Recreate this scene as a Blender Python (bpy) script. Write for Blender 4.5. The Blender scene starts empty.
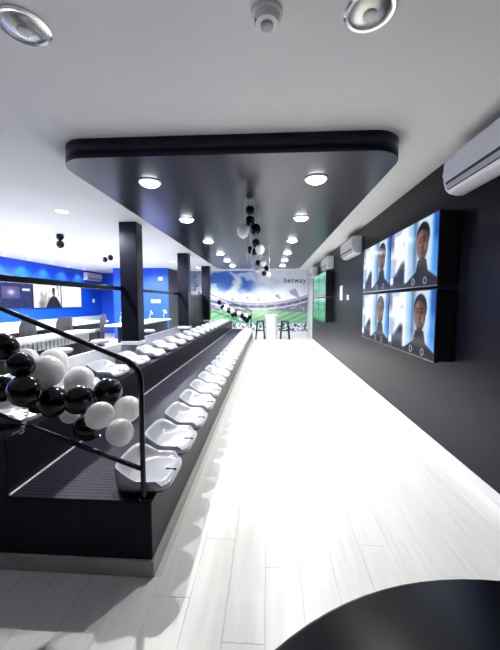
import bpy, bmesh, math, random
import numpy as np
from mathutils import Vector, Matrix

random.seed(7)
scene = bpy.context.scene
C = scene.collection

# ------------------------------------------------------------------ camera
FPX, YAW, PITCH, ROLL, CAMZ = 318.2, 0.0575, 0.0723, 0.0008, 1.577
cam_data = bpy.data.cameras.new('camera')
cam_data.sensor_fit = 'HORIZONTAL'
cam_data.sensor_width = 36.0
cam_data.lens = FPX / 500.0 * 36.0
cam_data.clip_start = 0.02
cam = bpy.data.objects.new('camera', cam_data)
C.objects.link(cam)
fw = Vector((-math.sin(YAW) * math.cos(PITCH), math.cos(YAW) * math.cos(PITCH), -math.sin(PITCH)))
rt = Vector((math.cos(YAW), math.sin(YAW), 0))
up = rt.cross(fw)
rt2 = rt * math.cos(ROLL) + up * math.sin(ROLL)
up2 = up * math.cos(ROLL) - rt * math.sin(ROLL)
cam.matrix_world = Matrix(((rt2.x, up2.x, -fw.x, 0), (rt2.y, up2.y, -fw.y, 0), (rt2.z, up2.z, -fw.z, CAMZ), (0, 0, 0, 1)))
scene.camera = cam


def at(px, py, axis, val):
    """point where the sight line of a photo pixel meets the plane axis = val"""
    d = fw + rt2 * ((px - 250) / FPX) + up2 * ((325 - py) / FPX)
    o = Vector((0, 0, CAMZ))
    return o + d * ((val - o[axis]) / d[axis])


# ------------------------------------------------------------------ world, exposure, lights
w = bpy.data.worlds.new('world')
scene.world = w
w.use_nodes = True
w.node_tree.nodes['Background'].inputs[0].default_value = (0.75, 0.82, 1.0, 1)
w.node_tree.nodes['Background'].inputs[1].default_value = 0.05
vs = scene.view_settings
vs.view_transform = 'Standard'
vs.look = 'None'
vs.gamma = 1.0
vs.use_curve_mapping = False
vs.exposure = 0.0

COOL = (0.95, 0.97, 1.0)
P_SOFFIT, P_ROOM, P_WASH, P_FILL = 185.0, 380.0, 70.0, 2.0


def area_light(name, loc, power, size, color=COOL, spread=math.pi, rot=(0, 0, 0)):
    l = bpy.data.lights.new(name, 'AREA')
    l.shape = 'DISK'
    l.size = size
    l.energy = power
    l.color = color
    l.spread = spread
    o = bpy.data.objects.new(name, l)
    o.location = loc
    o.rotation_euler = rot
    C.objects.link(o)
    return o


def spot_light(name, loc, power, angle, blend=0.5, color=COOL, radius=0.04):
    l = bpy.data.lights.new(name, 'SPOT')
    l.energy = power
    l.color = color
    l.spot_size = angle
    l.spot_blend = blend
    l.shadow_soft_size = radius
    o = bpy.data.objects.new(name, l)
    o.location = loc
    C.objects.link(o)
    return o


# ------------------------------------------------------------------ materials
MATS = {}


def mat(name, color, rough=0.5, metal=0.0, coat=0.0, spec=0.5, emit=None, estr=0.0, noise=0.0, nscale=8.0, bump=0.0, bscale=60.0, stretch=(1, 1, 1)):
    m = bpy.data.materials.new(name)
    m.use_nodes = True
    nt = m.node_tree
    b = nt.nodes['Principled BSDF']
    b.inputs['Base Color'].default_value = (*color, 1)
    b.inputs['Roughness'].default_value = rough
    b.inputs['Metallic'].default_value = metal
    b.inputs['Coat Weight'].default_value = coat
    b.inputs['Coat Roughness'].default_value = 0.1
    b.inputs['Specular IOR Level'].default_value = spec
    if name in ('black_wall', 'soffit_paint', 'deck', 'column_black', 'riser'):
        b.inputs['Specular Tint'].default_value = (0.74, 0.74, 1.0, 1)
    if emit:
        b.inputs['Emission Color'].default_value = (*emit, 1)
        b.inputs['Emission Strength'].default_value = estr
    if noise or bump:
        tc = nt.nodes.new('ShaderNodeTexCoord')
        mp = nt.nodes.new('ShaderNodeMapping')
        mp.inputs['Scale'].default_value = stretch
        nt.links.new(tc.outputs['Object'], mp.inputs['Vector'])
    if noise:
        n = nt.nodes.new('ShaderNodeTexNoise')
        n.inputs['Scale'].default_value = nscale
        n.inputs['Detail'].default_value = 5
        nt.links.new(mp.outputs['Vector'], n.inputs['Vector'])
        r = nt.nodes.new('ShaderNodeValToRGB')
        r.color_ramp.elements[0].position = 0.3
        r.color_ramp.elements[1].position = 0.7
        r.color_ramp.elements[0].color = (*[c * (1 - noise) for c in color], 1)
        r.color_ramp.elements[1].color = (*[min(1, c * (1 + noise)) for c in color], 1)
        nt.links.new(n.outputs['Fac'], r.inputs['Fac'])
        nt.links.new(r.outputs['Color'], b.inputs['Base Color'])
    if bump:
        n2 = nt.nodes.new('ShaderNodeTexNoise')
        n2.inputs['Scale'].default_value = bscale
        n2.inputs['Detail'].default_value = 3
        nt.links.new(mp.outputs['Vector'], n2.inputs['Vector'])
        bp = nt.nodes.new('ShaderNodeBump')
        bp.inputs['Strength'].default_value = bump
        bp.inputs['Distance'].default_value = 0.01
        nt.links.new(n2.outputs['Fac'], bp.inputs['Height'])
        nt.links.new(bp.outputs['Normal'], b.inputs['Normal'])
    MATS[name] = m
    return m


def mat_attr(name, emissive, strength=1.0, rough=0.35):
    """flat print: the colour is read from the mesh's colour attribute"""
    m = bpy.data.materials.new(name)
    m.use_nodes = True
    nt = m.node_tree
    b = nt.nodes['Principled BSDF']
    a = nt.nodes.new('ShaderNodeVertexColor')
    a.layer_name = 'print'
    if emissive:
        b.inputs['Base Color'].default_value = (0.01, 0.01, 0.012, 1)
        nt.links.new(a.outputs['Color'], b.inputs['Emission Color'])
        b.inputs['Emission Strength'].default_value = strength
        b.inputs['Roughness'].default_value = 0.15
    else:
        nt.links.new(a.outputs['Color'], b.inputs['Base Color'])
        b.inputs['Roughness'].default_value = rough
    MATS[name] = m
    return m


mat('black_wall', (0.0035, 0.0035, 0.0065), rough=0.32, spec=0.17, noise=0.2, nscale=3, bump=0.12, bscale=35)
mat('soffit_paint', (0.006, 0.006, 0.013), rough=0.28, spec=0.4, noise=0.15, nscale=2, bump=0.05, bscale=25)
mat('white_ceiling', (0.80, 0.80, 0.80), rough=0.8, noise=0.02, nscale=2)
mat('grey_end', (0.50, 0.50, 0.53), rough=0.5)
mat('white_wall', (0.78, 0.78, 0.78), rough=0.7)
mat('blue_wall', (0.005, 0.085, 0.72), rough=0.45, noise=0.05, nscale=3)
mat('dark_wall', (0.07, 0.07, 0.08), rough=0.4)
mat('screen_dark', (0.012, 0.012, 0.016), rough=0.4)
mat('subfloor', (0.58, 0.57, 0.56), rough=0.7)
mat('room_floor', (0.55, 0.55, 0.55), rough=0.5)
mat('baseboard', (0.62, 0.62, 0.65), rough=0.3)
mat('plinth', (0.36, 0.36, 0.34), rough=0.4, noise=0.12, nscale=5)
mat('riser', (0.006, 0.006, 0.010), rough=0.42, spec=0.22, noise=0.3, nscale=6, stretch=(8, 8, 0.6), bump=0.25, bscale=12)
mat('nosing', (0.50, 0.50, 0.54), rough=0.35, metal=0.7)
mat('rail_black', (0.004, 0.004, 0.006), rough=0.25, spec=0.4)
mat('column_black', (0.005, 0.005, 0.009), rough=0.30, spec=0.4)
mat('seat_plastic', (0.36, 0.37, 0.42), rough=0.26, coat=0.2)
mat('seat_base', (0.06, 0.06, 0.07), rough=0.4)
mat('slot_dark', (0.02, 0.02, 0.025), rough=0.5)
mat('balloon_black', (0.003, 0.003, 0.005), rough=0.16, spec=0.35)
mb = mat('balloon_white', (0.95, 0.95, 0.94), rough=0.28).node_tree.nodes['Principled BSDF']
mb.inputs['Subsurface Weight'].default_value = 0.6
mb.inputs['Subsurface Radius'].default_value = (1, 1, 1)
mb.inputs['Subsurface Scale'].default_value = 0.08
mat('ribbon', (0.8, 0.8, 0.84), rough=0.2, metal=0.3)
mat('ac_white', (0.74, 0.74, 0.77), rough=0.25)
mat('ac_grey', (0.45, 0.46, 0.48), rough=0.35)
mat('tv_black', (0.006, 0.006, 0.008), rough=0.4)
mat('lamp_glow', (0.9, 0.9, 0.9), emit=(0.92, 0.95, 1.0), estr=12.0)
mat('chrome', (0.75, 0.75, 0.76), rough=0.15, metal=1.0)
mat('lamp_trim', (0.8, 0.8, 0.8), rough=0.3)
mat('lamp_glass', (0.50, 0.51, 0.47), rough=0.25, metal=0.8)
mat('plastic_white', (0.82, 0.82, 0.82), rough=0.4)
mat('table_white', (0.85, 0.85, 0.86), rough=0.3)
mat('table_black', (0.004, 0.004, 0.006), rough=0.26, spec=0.28, noise=0.4, nscale=4)
mat('stool_grey', (0.09, 0.09, 0.10), rough=0.4)
mat('stool_black', (0.01, 0.01, 0.012), rough=0.4)
mat('letter_black', (0.01, 0.01, 0.015), rough=0.5)
mat_attr('mural_print', False)
mat_attr('screen_face', True, 1.0)
mat_attr('screen_field', True, 0.9)
mat_attr('screen_white', True, 1.3)

# wood-look floor planks: streaks run along the boards, each board a shade of its own
m = mat('plank', (0.74, 0.73, 0.72), rough=0.33)
nt = m.node_tree
b = nt.nodes['Principled BSDF']
oi = nt.nodes.new('ShaderNodeObjectInfo')
tc = nt.nodes.new('ShaderNodeTexCoord')
mp = nt.nodes.new('ShaderNodeMapping')
mp.inputs['Scale'].default_value = (14, 1.1, 1)
add = nt.nodes.new('ShaderNodeVectorMath')
add.operation = 'ADD'
nt.links.new(tc.outputs['Object'], add.inputs[0])
comb = nt.nodes.new('ShaderNodeCombineXYZ')
mul = nt.nodes.new('ShaderNodeMath')
mul.operation = 'MULTIPLY'
mul.inputs[1].default_value = 37.0
nt.links.new(oi.outputs['Random'], mul.inputs[0])
nt.links.new(mul.outputs[0], comb.inputs[0])
nt.links.new(mul.outputs[0], comb.inputs[1])
nt.links.new(comb.outputs[0], add.inputs[1])
nt.links.new(add.outputs[0], mp.inputs['Vector'])
n = nt.nodes.new('ShaderNodeTexNoise')
n.inputs['Scale'].default_value = 1.6
n.inputs['Detail'].default_value = 6
nt.links.new(mp.outputs[0], n.inputs['Vector'])
r = nt.nodes.new('ShaderNodeValToRGB')
r.color_ramp.elements[0].position = 0.28
r.color_ramp.elements[0].color = (0.70, 0.69, 0.68, 1)
r.color_ramp.elements[1].position = 0.66
r.color_ramp.elements[1].color = (0.79, 0.785, 0.775, 1)
nt.links.new(n.outputs['Fac'], r.inputs['Fac'])
hs = nt.nodes.new('ShaderNodeHueSaturation')
mr = nt.nodes.new('ShaderNodeMapRange')
mr.inputs['To Min'].default_value = 0.97
mr.inputs['To Max'].default_value = 1.02
nt.links.new(oi.outputs['Random'], mr.inputs['Value'])
nt.links.new(mr.outputs[0], hs.inputs['Value'])
nt.links.new(r.outputs['Color'], hs.inputs['Color'])
nt.links.new(hs.outputs['Color'], b.inputs['Base Color'])

# studded rubber deck covering
m = mat('deck', (0.006, 0.006, 0.016), rough=0.52, spec=0.2)
nt = m.node_tree
b = nt.nodes['Principled BSDF']
tc = nt.nodes.new('ShaderNodeTexCoord')
br = nt.nodes.new('ShaderNodeTexBrick')
br.inputs['Scale'].default_value = 1.0
br.inputs['Brick Width'].default_value = 0.06
br.inputs['Row Height'].default_value = 0.03
br.inputs['Mortar Size'].default_value = 0.006
br.inputs['Mortar Smooth'].default_value = 0.4
nt.links.new(tc.outputs['Object'], br.inputs['Vector'])
bp = nt.nodes.new('ShaderNodeBump')
bp.inputs['Strength'].default_value = 0.5
bp.inputs['Distance'].default_value = 0.004
bp.invert = True
nt.links.new(br.outputs['Fac'], bp.inputs['Height'])
nt.links.new(bp.outputs['Normal'], b.inputs['Normal'])


# ------------------------------------------------------------------ mesh helpers
def link_mesh(name, me, m, parent=None, loc=None):
    o = bpy.data.objects.new(name, me)
    C.objects.link(o)
    if m is not None and not me.materials:
        me.materials.append(MATS[m])
    if parent is not None:
        o.parent = parent
    if loc is not None:
        o.location = loc
    return o


def obj(name, bm, m, parent=None, loc=None, smooth=False):
    bmesh.ops.recalc_face_normals(bm, faces=bm.faces)
    me = bpy.data.meshes.new(name)
    bm.to_mesh(me)
    bm.free()
    if smooth:
        for p in me.polygons:
            p.use_smooth = True
        try:
            me.set_sharp_from_angle(angle=math.radians(40))
        except Exception:
            pass
    return link_mesh(name, me, m, parent, loc)


def box(x0, x1, y0, y1, z0, z1, bevel=0.0, seg=2, bm=None):
    own = bm is None
    bm = bm or bmesh.new()
    vs_ = [bm.verts.new((x, y, z)) for x in (x0, x1) for y in (y0, y1) for z in (z0, z1)]
    f = [(0, 1, 3, 2), (4, 6, 7, 5), (0, 4, 5, 1), (2, 3, 7, 6), (0, 2, 6, 4), (1, 5, 7, 3)]
    fs = [bm.faces.new([vs_[i] for i in q]) for q in f]
    if bevel:
        es = list({e for q in fs for e in q.edges})
        bmesh.ops.bevel(bm, geom=es, offset=bevel, segments=seg, affect='EDGES', profile=0.5)
    return bm


def lathe(profile, n=24, bm=None, center=(0, 0, 0), cap=True):
    bm = bm or bmesh.new()
    rings = []
    for (r, z) in profile:
        if r < 1e-6:
            rings.append([bm.verts.new((center[0], center[1], center[2] + z))])
        else:
            rings.append([bm.verts.new((center[0] + r * math.cos(2 * math.pi * k / n), center[1] + r * math.sin(2 * math.pi * k / n), center[2] + z)) for k in range(n)])
    for a, b_ in zip(rings, rings[1:]):
        for k in range(n):
            k2 = (k + 1) % n
            if len(a) == 1 and len(b_) == 1:
                continue
            if len(a) == 1:
                bm.faces.new((a[0], b_[k], b_[k2]))
            elif len(b_) == 1:
                bm.faces.new((a[k], a[k2], b_[0]))
            else:
                bm.faces.new((a[k], a[k2], b_[k2], b_[k]))
    if cap:
        for ring in (rings[0], rings[-1]):
            if len(ring) > 2:
                bm.faces.new(ring)
    return bm


def tube(pts, r, n=10, bm=None):
    bm = bm or bmesh.new()
    pts = [Vector(p) for p in pts]
    rings = []
    prev = None
    for i, p in enumerate(pts):
        t = (pts[min(i + 1, len(pts) - 1)] - pts[max(i - 1, 0)]).normalized()
        if prev is None:
            ref = Vector((0, 0, 1)) if abs(t.z) < 0.9 else Vector((0, 1, 0))
            u = t.cross(ref).normalized()
        else:
            u = (prev - t * prev.dot(t)).normalized()
        prev = u
        v = t.cross(u)
        rings.append([bm.verts.new(p + (u * math.cos(2 * math.pi * k / n) + v * math.sin(2 * math.pi * k / n)) * r) for k in range(n)])
    for a, b_ in zip(rings, rings[1:]):
        for k in range(n):
            bm.faces.new((a[k], a[(k + 1) % n], b_[(k + 1) % n], b_[k]))
    bm.faces.new(rings[0])
    bm.faces.new(rings[-1])
    return bm


def prism(outline, axis, a0, a1, bm=None):
    """closed 2D outline extruded along an axis ('x','y','z')"""
    bm = bm or bmesh.new()

    def P(u, v, a):
        return {'x': (a, u, v), 'y': (u, a, v), 'z': (u, v, a)}[axis]
    A = [bm.verts.new(P(u, v, a0)) for u, v in outline]
    B = [bm.verts.new(P(u, v, a1)) for u, v in outline]
    n_ = len(outline)
    bm.faces.new(A)
    bm.faces.new(B)
    for i in range(n_):
        bm.faces.new((A[i], A[(i + 1) % n_], B[(i + 1) % n_], B[i]))
    return bm


def thing(name, label, cat, loc=(0, 0, 0), rz=0.0, group=None):
    o = bpy.data.objects.new(name, None)
    o.empty_display_size = 0.1
    C.objects.link(o)
    o.location = loc
    o.rotation_euler = (0, 0, rz)
    return tag(o, label, cat, group)


def tag(o, label, cat, group=None):
    o['label'] = label
    o['category'] = cat
    if group:
        o['group'] = group
    return o


def struct(name, bm, m, label, cat, parent=None):
    o = obj(name, bm, m, parent)
    o['kind'] = 'structure'
    o['label'] = label
    o['category'] = cat
    return o


def copy_tree(root, loc, rz=None, label=None, group=None):
    r_ = root.copy()
    C.objects.link(r_)
    r_.location = loc
    if rz is not None:
        r_.rotation_euler = (0, 0, rz)
    if label:
        r_['label'] = label
    if group:
        r_['group'] = group
    for ch in [c for c in bpy.data.objects if c.parent == root]:
        c = ch.copy()
        C.objects.link(c)
        c.parent = r_
        for g in [g_ for g_ in bpy.data.objects if g_.parent == ch]:
            d = g.copy()
            C.objects.link(d)
            d.parent = c
    return r_


def print_grid(name, nu, nv, P, fn, m, parent=None):
    """a flat print: grid of nu x nv cells, P(u,v) -> position, fn(U,V) -> linear rgb arrays"""
    us = np.linspace(0, 1, nu + 1)
    vs_ = np.linspace(0, 1, nv + 1)
    verts = [P(u, v) for v in vs_ for u in us]
    faces = [(j * (nu + 1) + i, j * (nu + 1) + i + 1, (j + 1) * (nu + 1) + i + 1, (j + 1) * (nu + 1) + i) for j in range(nv) for i in range(nu)]
    me = bpy.data.meshes.new(name)
    me.from_pydata(verts, [], faces)
    U, V = np.meshgrid(us, vs_)
    rgb = np.clip(fn(U, V), 0, 1)
    rgb = np.where(rgb <= 0.04045, rgb / 12.92, ((rgb + 0.055) / 1.055) ** 2.4)
    col = np.ones((nv + 1, nu + 1, 4), np.float32)
    col[..., :3] = rgb
    ca = me.color_attributes.new('print', 'FLOAT_COLOR', 'POINT')
    ca.data.foreach_set('color', col.ravel())
    return link_mesh(name, me, m, parent)


_rng = np.random.RandomState(3)


def vnoise(U, V, fx, fy, seed=0):
    g = np.random.RandomState(seed).rand(128, 128)
    x, y = U * fx, V * fy
    xi, yi = np.floor(x).astype(int), np.floor(y).astype(int)
    fx_, fy_ = x - xi, y - yi
    fx_ = fx_ * fx_ * (3 - 2 * fx_)
    fy_ = fy_ * fy_ * (3 - 2 * fy_)
    a = g[yi % 128, xi % 128]
    b_ = g[yi % 128, (xi + 1) % 128]
    c = g[(yi + 1) % 128, xi % 128]
    d = g[(yi + 1) % 128, (xi + 1) % 128]
    return (a * (1 - fx_) + b_ * fx_) * (1 - fy_) + (c * (1 - fx_) + d * fx_) * fy_


def fbm(U, V, fx, fy, seed=0, octv=4):
    s = 0
    a = 0.5
    for k in range(octv):
        s = s + a * vnoise(U, V, fx * 2 ** k, fy * 2 ** k, seed + k)
        a *= 0.5
    return s / (1 - 0.5 ** octv)


def sstep(a, b_, x):
    t = np.clip((x - a) / (b_ - a), 0, 1)
    return t * t * (3 - 2 * t)


def mix(c, col, mask):
    return c * (1 - mask[..., None]) + np.array(col) * mask[..., None]


# ------------------------------------------------------------------ the shell
XR, XL, YF, YB, ZC = 1.7935, -8.40, 14.75, -3.0, 3.0
BX, BY, YL = -4.226, 13.30, 15.67          # corner block, back of the left room
TY0, TX0, TX1, TX2, TY1 = 1.69, -0.657, -1.505, -2.80, 13.25    # tiers
TZ1, TZ2 = 0.45, 0.79

floor = struct('floor', box(XL, XR + 0.2, YB, YL, -0.10, -0.006), 'subfloor', 'pale wood-look plank floor of the long hall', 'floor')
lf = obj('screed', box(XL, TX2 - 0.02, YB, YL - 0.01, -0.006, -0.001), 'room_floor', floor)

# planks of the floor, each a board with an open joint
PW, PL, GAP = 0.20, 1.20, 0.0012
plank_mesh = {}


def plank(x0, x1, y0, y1):
    key = (round(x1 - x0, 3), round(y1 - y0, 3))
    if key not in plank_mesh:
        bm = bmesh.new()
        wdt, ln = key
        c = 0.0008
        bot = [(0, 0), (wdt, 0), (wdt, ln), (0, ln)]
        top = [(c, c), (wdt - c, c), (wdt - c, ln - c), (c, ln - c)]
        B_ = [bm.verts.new((x - wdt / 2, y - ln / 2, -0.006)) for x, y in bot]
        M_ = [bm.verts.new((x - wdt / 2, y - ln / 2, -0.0012)) for x, y in bot]
        T_ = [bm.verts.new((x - wdt / 2, y - ln / 2, 0)) for x, y in top]
        bm.faces.new(T_)
        for a, b2 in ((B_, M_), (M_, T_)):
            for i in range(4):
                bm.faces.new((a[i], a[(i + 1) % 4], b2[(i + 1) % 4], b2[i]))
        bmesh.ops.recalc_face_normals(bm, faces=bm.faces)
        me = bpy.data.meshes.new('plank')
        bm.to_mesh(me)
        bm.free()
        me.materials.append(MATS['plank'])
        plank_mesh[key] = me
    link_mesh('plank', plank_mesh[key], None, floor, ((x0 + x1) / 2, (y0 + y1) / 2, 0))


ncol = 0
x = XR - 0.004
while x > -2.75:
    x0 = x - PW + GAP
    off = (0.0, 0.43, 0.83, 0.21, 0.64)[ncol % 5]
    inside = x0 > TX0 - 0.14
    yend = YF - 0.004 if inside else TY0 - 0.004
    y = -0.4 - off
    while y < yend:
        y1 = min(y + PL - GAP, yend)
        if y1 - y > 0.05:
            plank(x0, x, y, y1)
        y += PL
    ncol += 1
    x -= PW

ceiling = struct('ceiling', box(XL, XR + 0.2, YB, YL, ZC, ZC + 0.1), 'white_ceiling', 'plain white painted ceiling', 'ceiling')
struct('wall_right', box(XR, XR + 0.15, YB, 13.10, 0, ZC), 'black_wall', 'glossy black wall that carries the television sets', 'wall')
struct('wall_right_end', box(XR, XR + 0.15, 13.10, YF + 0.15, 0, ZC), 'grey_end', 'pale grey end of the side wall next to the mural', 'wall')
struct('baseboard_right', box(XR - 0.014, XR, YB, 13.10, 0, 0.098, 0.003, 1), 'baseboard', 'light grey skirting tiles along the black wall', 'baseboard')
wf = struct('wall_far', box(BX, XR, YF, YF + 0.15, 0, ZC), 'white_wall', 'end wall covered by a printed football stadium mural', 'wall')
struct('wall_block', box(-6.6, BX, BY, YL, 0, ZC), 'dark_wall', 'corner block with a blue face and a dark side', 'wall')
obj('blue_face', box(-6.6, BX, BY - 0.012, BY, 0, ZC), 'blue_wall', bpy.data.objects['wall_block'])
struct('wall_left_far', box(XL, -6.6, YL, YL + 0.15, 0, ZC), 'blue_wall', 'short blue wall in the far corner of the side room', 'wall')
wl = struct('wall_left', box(XL - 0.15, XL, YB, YL, 0, ZC), 'blue_wall', 'long bright blue wall of the side room', 'wall')
obj('dado', box(XL, XL + 0.02, YB, YL - 0.01, 0, 0.91), 'white_wall', wl)
struct('wall_back', box(XL, XR + 0.15, YB - 0.15, YB, 0, ZC), 'screen_dark', 'plain dark wall at the entrance end', 'wall')


# mural print
def mural(U, V):
    X = BX + U * (XR - BX)
    PX = 268.4 + X * 318.2 / YF
    PY = 302 - (V * ZC - CAMZ) * 318.2 / YF
    c = np.ones(U.shape + (3,)) * np.array((0.93, 0.95, 0.98))
    n1 = fbm(U, V, 9, 5, 1)
    # blue sky upper left with a white cloud tower
    sky = sstep(262, 246, PX) * sstep(296, 284, PY + (n1 - 0.5) * 14)
    c = mix(c, (0.16, 0.38, 0.80), sky)
    n2 = fbm(U, V, 14, 9, 31)
    cx = 236 + 3.5 * np.sin(PY / 4.0) + (n2 - 0.5) * 14
    cl = sstep(6.5, 1.5, np.abs(PX - cx) - (PY - 284) * 0.25)
    c = mix(c, (0.96, 0.97, 0.99), np.clip(cl, 0, 1))
    c = mix(c, (0.90, 0.93, 0.97), sstep(0.50, 0.66, n2) * 0.8)
    c = mix(c, (0.55, 0.70, 0.93), sstep(0.5, 0.75, n1) * sstep(300, 286, PY) * sstep(290, 262, PX) * 0.5)
    # left: grey slanted stand seen beyond the columns
    lm = sstep(206, 202, PX) * sstep(272, 276, PY)
    c = mix(c, (0.62, 0.63, 0.66), lm * (0.5 + 0.5 * n1))
    c = mix(c, (0.25, 0.25, 0.28), lm * sstep(0.58, 0.66, fbm(U, V, 30, 14, 5)))
    # roof line and stands, a bowl: lower in the middle
    bow = ((PX - 258) / 52.0) ** 2
    roof = 303.0 - 9.0 * bow * np.where(PX > 258, 1.0, 0.75)
    st = sstep(roof - 0.8, roof + 0.8, PY) * sstep(318, 314, PY)
    band = fbm(U, V, 70, 30, 9)
    c = mix(c, (0.38, 0.37, 0.46), st)
    for k, (d0, d1, col) in enumerate(((0.5, 2.5, (0.62, 0.62, 0.70)), (2.5, 4.5, (0.24, 0.23, 0.33)), (5.5, 6.8, (0.75, 0.76, 0.82)), (6.8, 9.5, (0.33, 0.31, 0.42)))):
        mk = sstep(roof + d0 - 0.4, roof + d0 + 0.4, PY) * sstep(roof + d1 + 0.4, roof + d1 - 0.4, PY) * st
        c = mix(c, col, mk)
    c = mix(c, (0.85, 0.85, 0.9), st * sstep(0.55, 0.7, band) * 0.5)
    # flood light masts and roof trusses
    for (mx, my, s) in ((293, 292, 3.8), (277, 296, 2.2), (247, 298, 1.6), (258, 299, 1.5), (232, 299, 1.6)):
        a, b2 = PX - mx, PY - my
        tri = sstep(s + 0.6, s - 0.6, np.abs(a - b2 * 0.5)) * sstep(-s * 0.9, -s * 0.9 + 1.2, b2 + a * 0.35) * sstep(s * 1.1, s * 1.1 - 1.2, b2 - a * 0.5)
        c = mix(c, (0.50, 0.50, 0.56), tri * 0.75)
    # pitch
    pit = sstep(310.5 + 1.5 * np.sin(PX / 9), 313, PY + bow * 0.8)
    stripes = 0.5 + 0.5 * np.sin((PX + (PY - 312) * 2.2) * 0.55)
    g = np.zeros(U.shape + (3,)) + np.array((0.30, 0.56, 0.36))
    g = mix(g, (0.60, 0.80, 0.55), stripes * 0.6)
    g = mix(g, (0.35, 0.62, 0.58), sstep(318, 323, PY) * 0.7)
    c = c * (1 - pit[..., None]) + g * pit[..., None]
    hz = np.exp(-((PX - 262) / 16.0) ** 2 - ((PY - 312) / 5.0) ** 2)
    c = mix(c, (0.80, 0.92, 0.72), hz * 0.6)
    # crowd of the lower stand
    cr = sstep(322.5, 324, PY)
    dots = vnoise(U, V, 120, 60, 21)
    cc = np.where(dots[..., None] > 0.52, np.array((0.88, 0.89, 0.92)), np.where(dots[..., None] > 0.3, np.array((0.45, 0.5, 0.55)), np.array((0.1, 0.1, 0.14))))
    c = c * (1 - cr[..., None]) + cc * cr[..., None]
    c = mix(c, (0.90, 0.91, 0.93), sstep(330, 332, PY))
    return c * 0.86 + 0.14 * np.array((0.90, 0.92, 0.95))


mw = print_grid('mural', 300, 150, lambda u, v: (BX + u * (XR - BX), YF - 0.004, v * ZC), mural, 'mural_print', wf)
mw['label'] = 'football stadium under a cloudy blue sky'


def text(name, body, size, loc, rot, m, parent=None, bold=0.0, extr=0.003):
    cu = bpy.data.curves.new(name, 'FONT')
    cu.body = body
    cu.size = size
    cu.extrude = extr
    cu.offset = bold
    cu.space_character = 1.12
    to = bpy.data.objects.new(name, cu)
    C.objects.link(to)
    dg = bpy.context.evaluated_depsgraph_get()
    me = bpy.data.meshes.new_from_object(to.evaluated_get(dg))
    bpy.data.objects.remove(to)
    bpy.data.curves.remove(cu)
    me.materials.clear()
    o = link_mesh(name, me, m, parent, loc)
    o.rotation_euler = rot
    return o


t_ = text('lettering', 'betway', 0.315, (0.70, YF - 0.012, 2.46), (math.pi / 2, 0, 0), 'letter_black', wf, 0.003)
t_['label'] = 'black lettering on the mural'


# ------------------------------------------------------------------ soffit
def rrect(x0, x1, y0, y1, r, n=8):
    pts = []
    for cx, cy, a0 in ((x1 - r, y0 + r, -90), (x1 - r, y1 - r, 0), (x0 + r, y1 - r, 90), (x0 + r, y0 + r, 180)):
        for k in range(n + 1):
            a = math.radians(a0 + 90 * k / n)
            pts.append((cx + r * math.cos(a), cy + r * math.sin(a)))
    return pts


SX0, SX1, SY0, SY1, SZ = -1.916, 1.157, 2.80, 12.2, 2.834
so = obj('ceiling_panel', prism(rrect(SX0, SX1, SY0, SY1, 0.28), 'z', SZ, ZC), 'soffit_paint')
for p in so.data.polygons:
    p.use_smooth = abs(p.normal.z) < 0.5
tag(so, 'long dark dropped ceiling panel with rounded corners', 'ceiling panel')


def downlight(name, loc, r_, lit, label, group, cat='light', dome=0.008):
    t = thing(name, label, cat, loc, 0, group)
    obj('trim_ring', lathe([(r_ * 0.82, -0.001), (r_ * 0.84, -0.010), (r_ * 0.95, -0.012), (r_, -0.006), (r_, 0.0)], 28, cap=False), 'lamp_trim' if lit else 'chrome', t, smooth=True)
    if lit:
        obj('diffuser', lathe([(r_ * 0.83, -0.002), (r_ * 0.80, -dome * 0.5), (r_ * 0.66, -dome * 0.8), (r_ * 0.4, -dome * 0.95), (0, -dome)], 28, cap=False), 'lamp_glow', t, smooth=True)
    return t


LY = [3.38, 4.89, 6.65, 8.30, 9.70, 11.10]
for i, y in enumerate(LY):
    for j, x in enumerate((-1.25, 0.48)):
        side = 'black wall' if j else 'seating tiers'
        nth = ('first', 'second', 'third', 'fourth', 'fifth', 'last')[i]
        downlight('downlight', (x, y, SZ), 0.118, True, '%s lit downlight from the dark panel front, row toward the %s' % (nth, side), 'lit downlights of the dark panel', dome=0.045)
        spot_light('downlight_beam', (x, y, SZ - 0.055), P_SOFFIT * (1.0 if y < 9 else 1.2), math.radians(142), 0.75, color=(1.0, 0.985, 0.96), radius=0.03)
# lamps on the white ceiling strip before the mural
for x in (-2.9, -1.25, 0.48):
    downlight('mural_light', (x, 13.1, ZC), 0.10, True, 'lit round lamp on the white ceiling strip before the mural', 'lamps before the mural')
    spot_light('mural_light_beam', (x, 13.1, ZC - 0.03), P_SOFFIT * 0.9, math.radians(150), 0.6, radius=0.05)

# unlit reflector lamps by the entrance
def reflector_lamp(loc, label):
    t = thing('reflector_downlight', label, 'light', loc, 0, None)
    R_ = 0.125
    obj('trim_ring', lathe([(R_ * 0.80, 0.0), (R_ * 0.82, -0.012), (R_ * 0.93, -0.014), (R_, -0.007), (R_ * 1.0, 0.0)], 32, cap=False), 'chrome', t, smooth=True)
    obj('reflector', lathe([(R_ * 0.81, -0.004), (R_ * 0.72, -0.012), (R_ * 0.45, -0.022), (0, -0.026)], 32, cap=False), 'lamp_glass', t, smooth=True)
    obj('bulb', lathe([(0.034, -0.020), (0.034, -0.030), (0.026, -0.036), (0, -0.038)], 20, cap=False), 'plastic_white', t, smooth=True)
    return t


reflector_lamp((-1.27, 1.684, ZC), 'unlit chrome ceiling lamp over the balloon-decked handrail')
reflector_lamp((0.489, 1.693, ZC), 'unlit chrome ceiling lamp between smoke detector and air conditioner')

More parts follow.
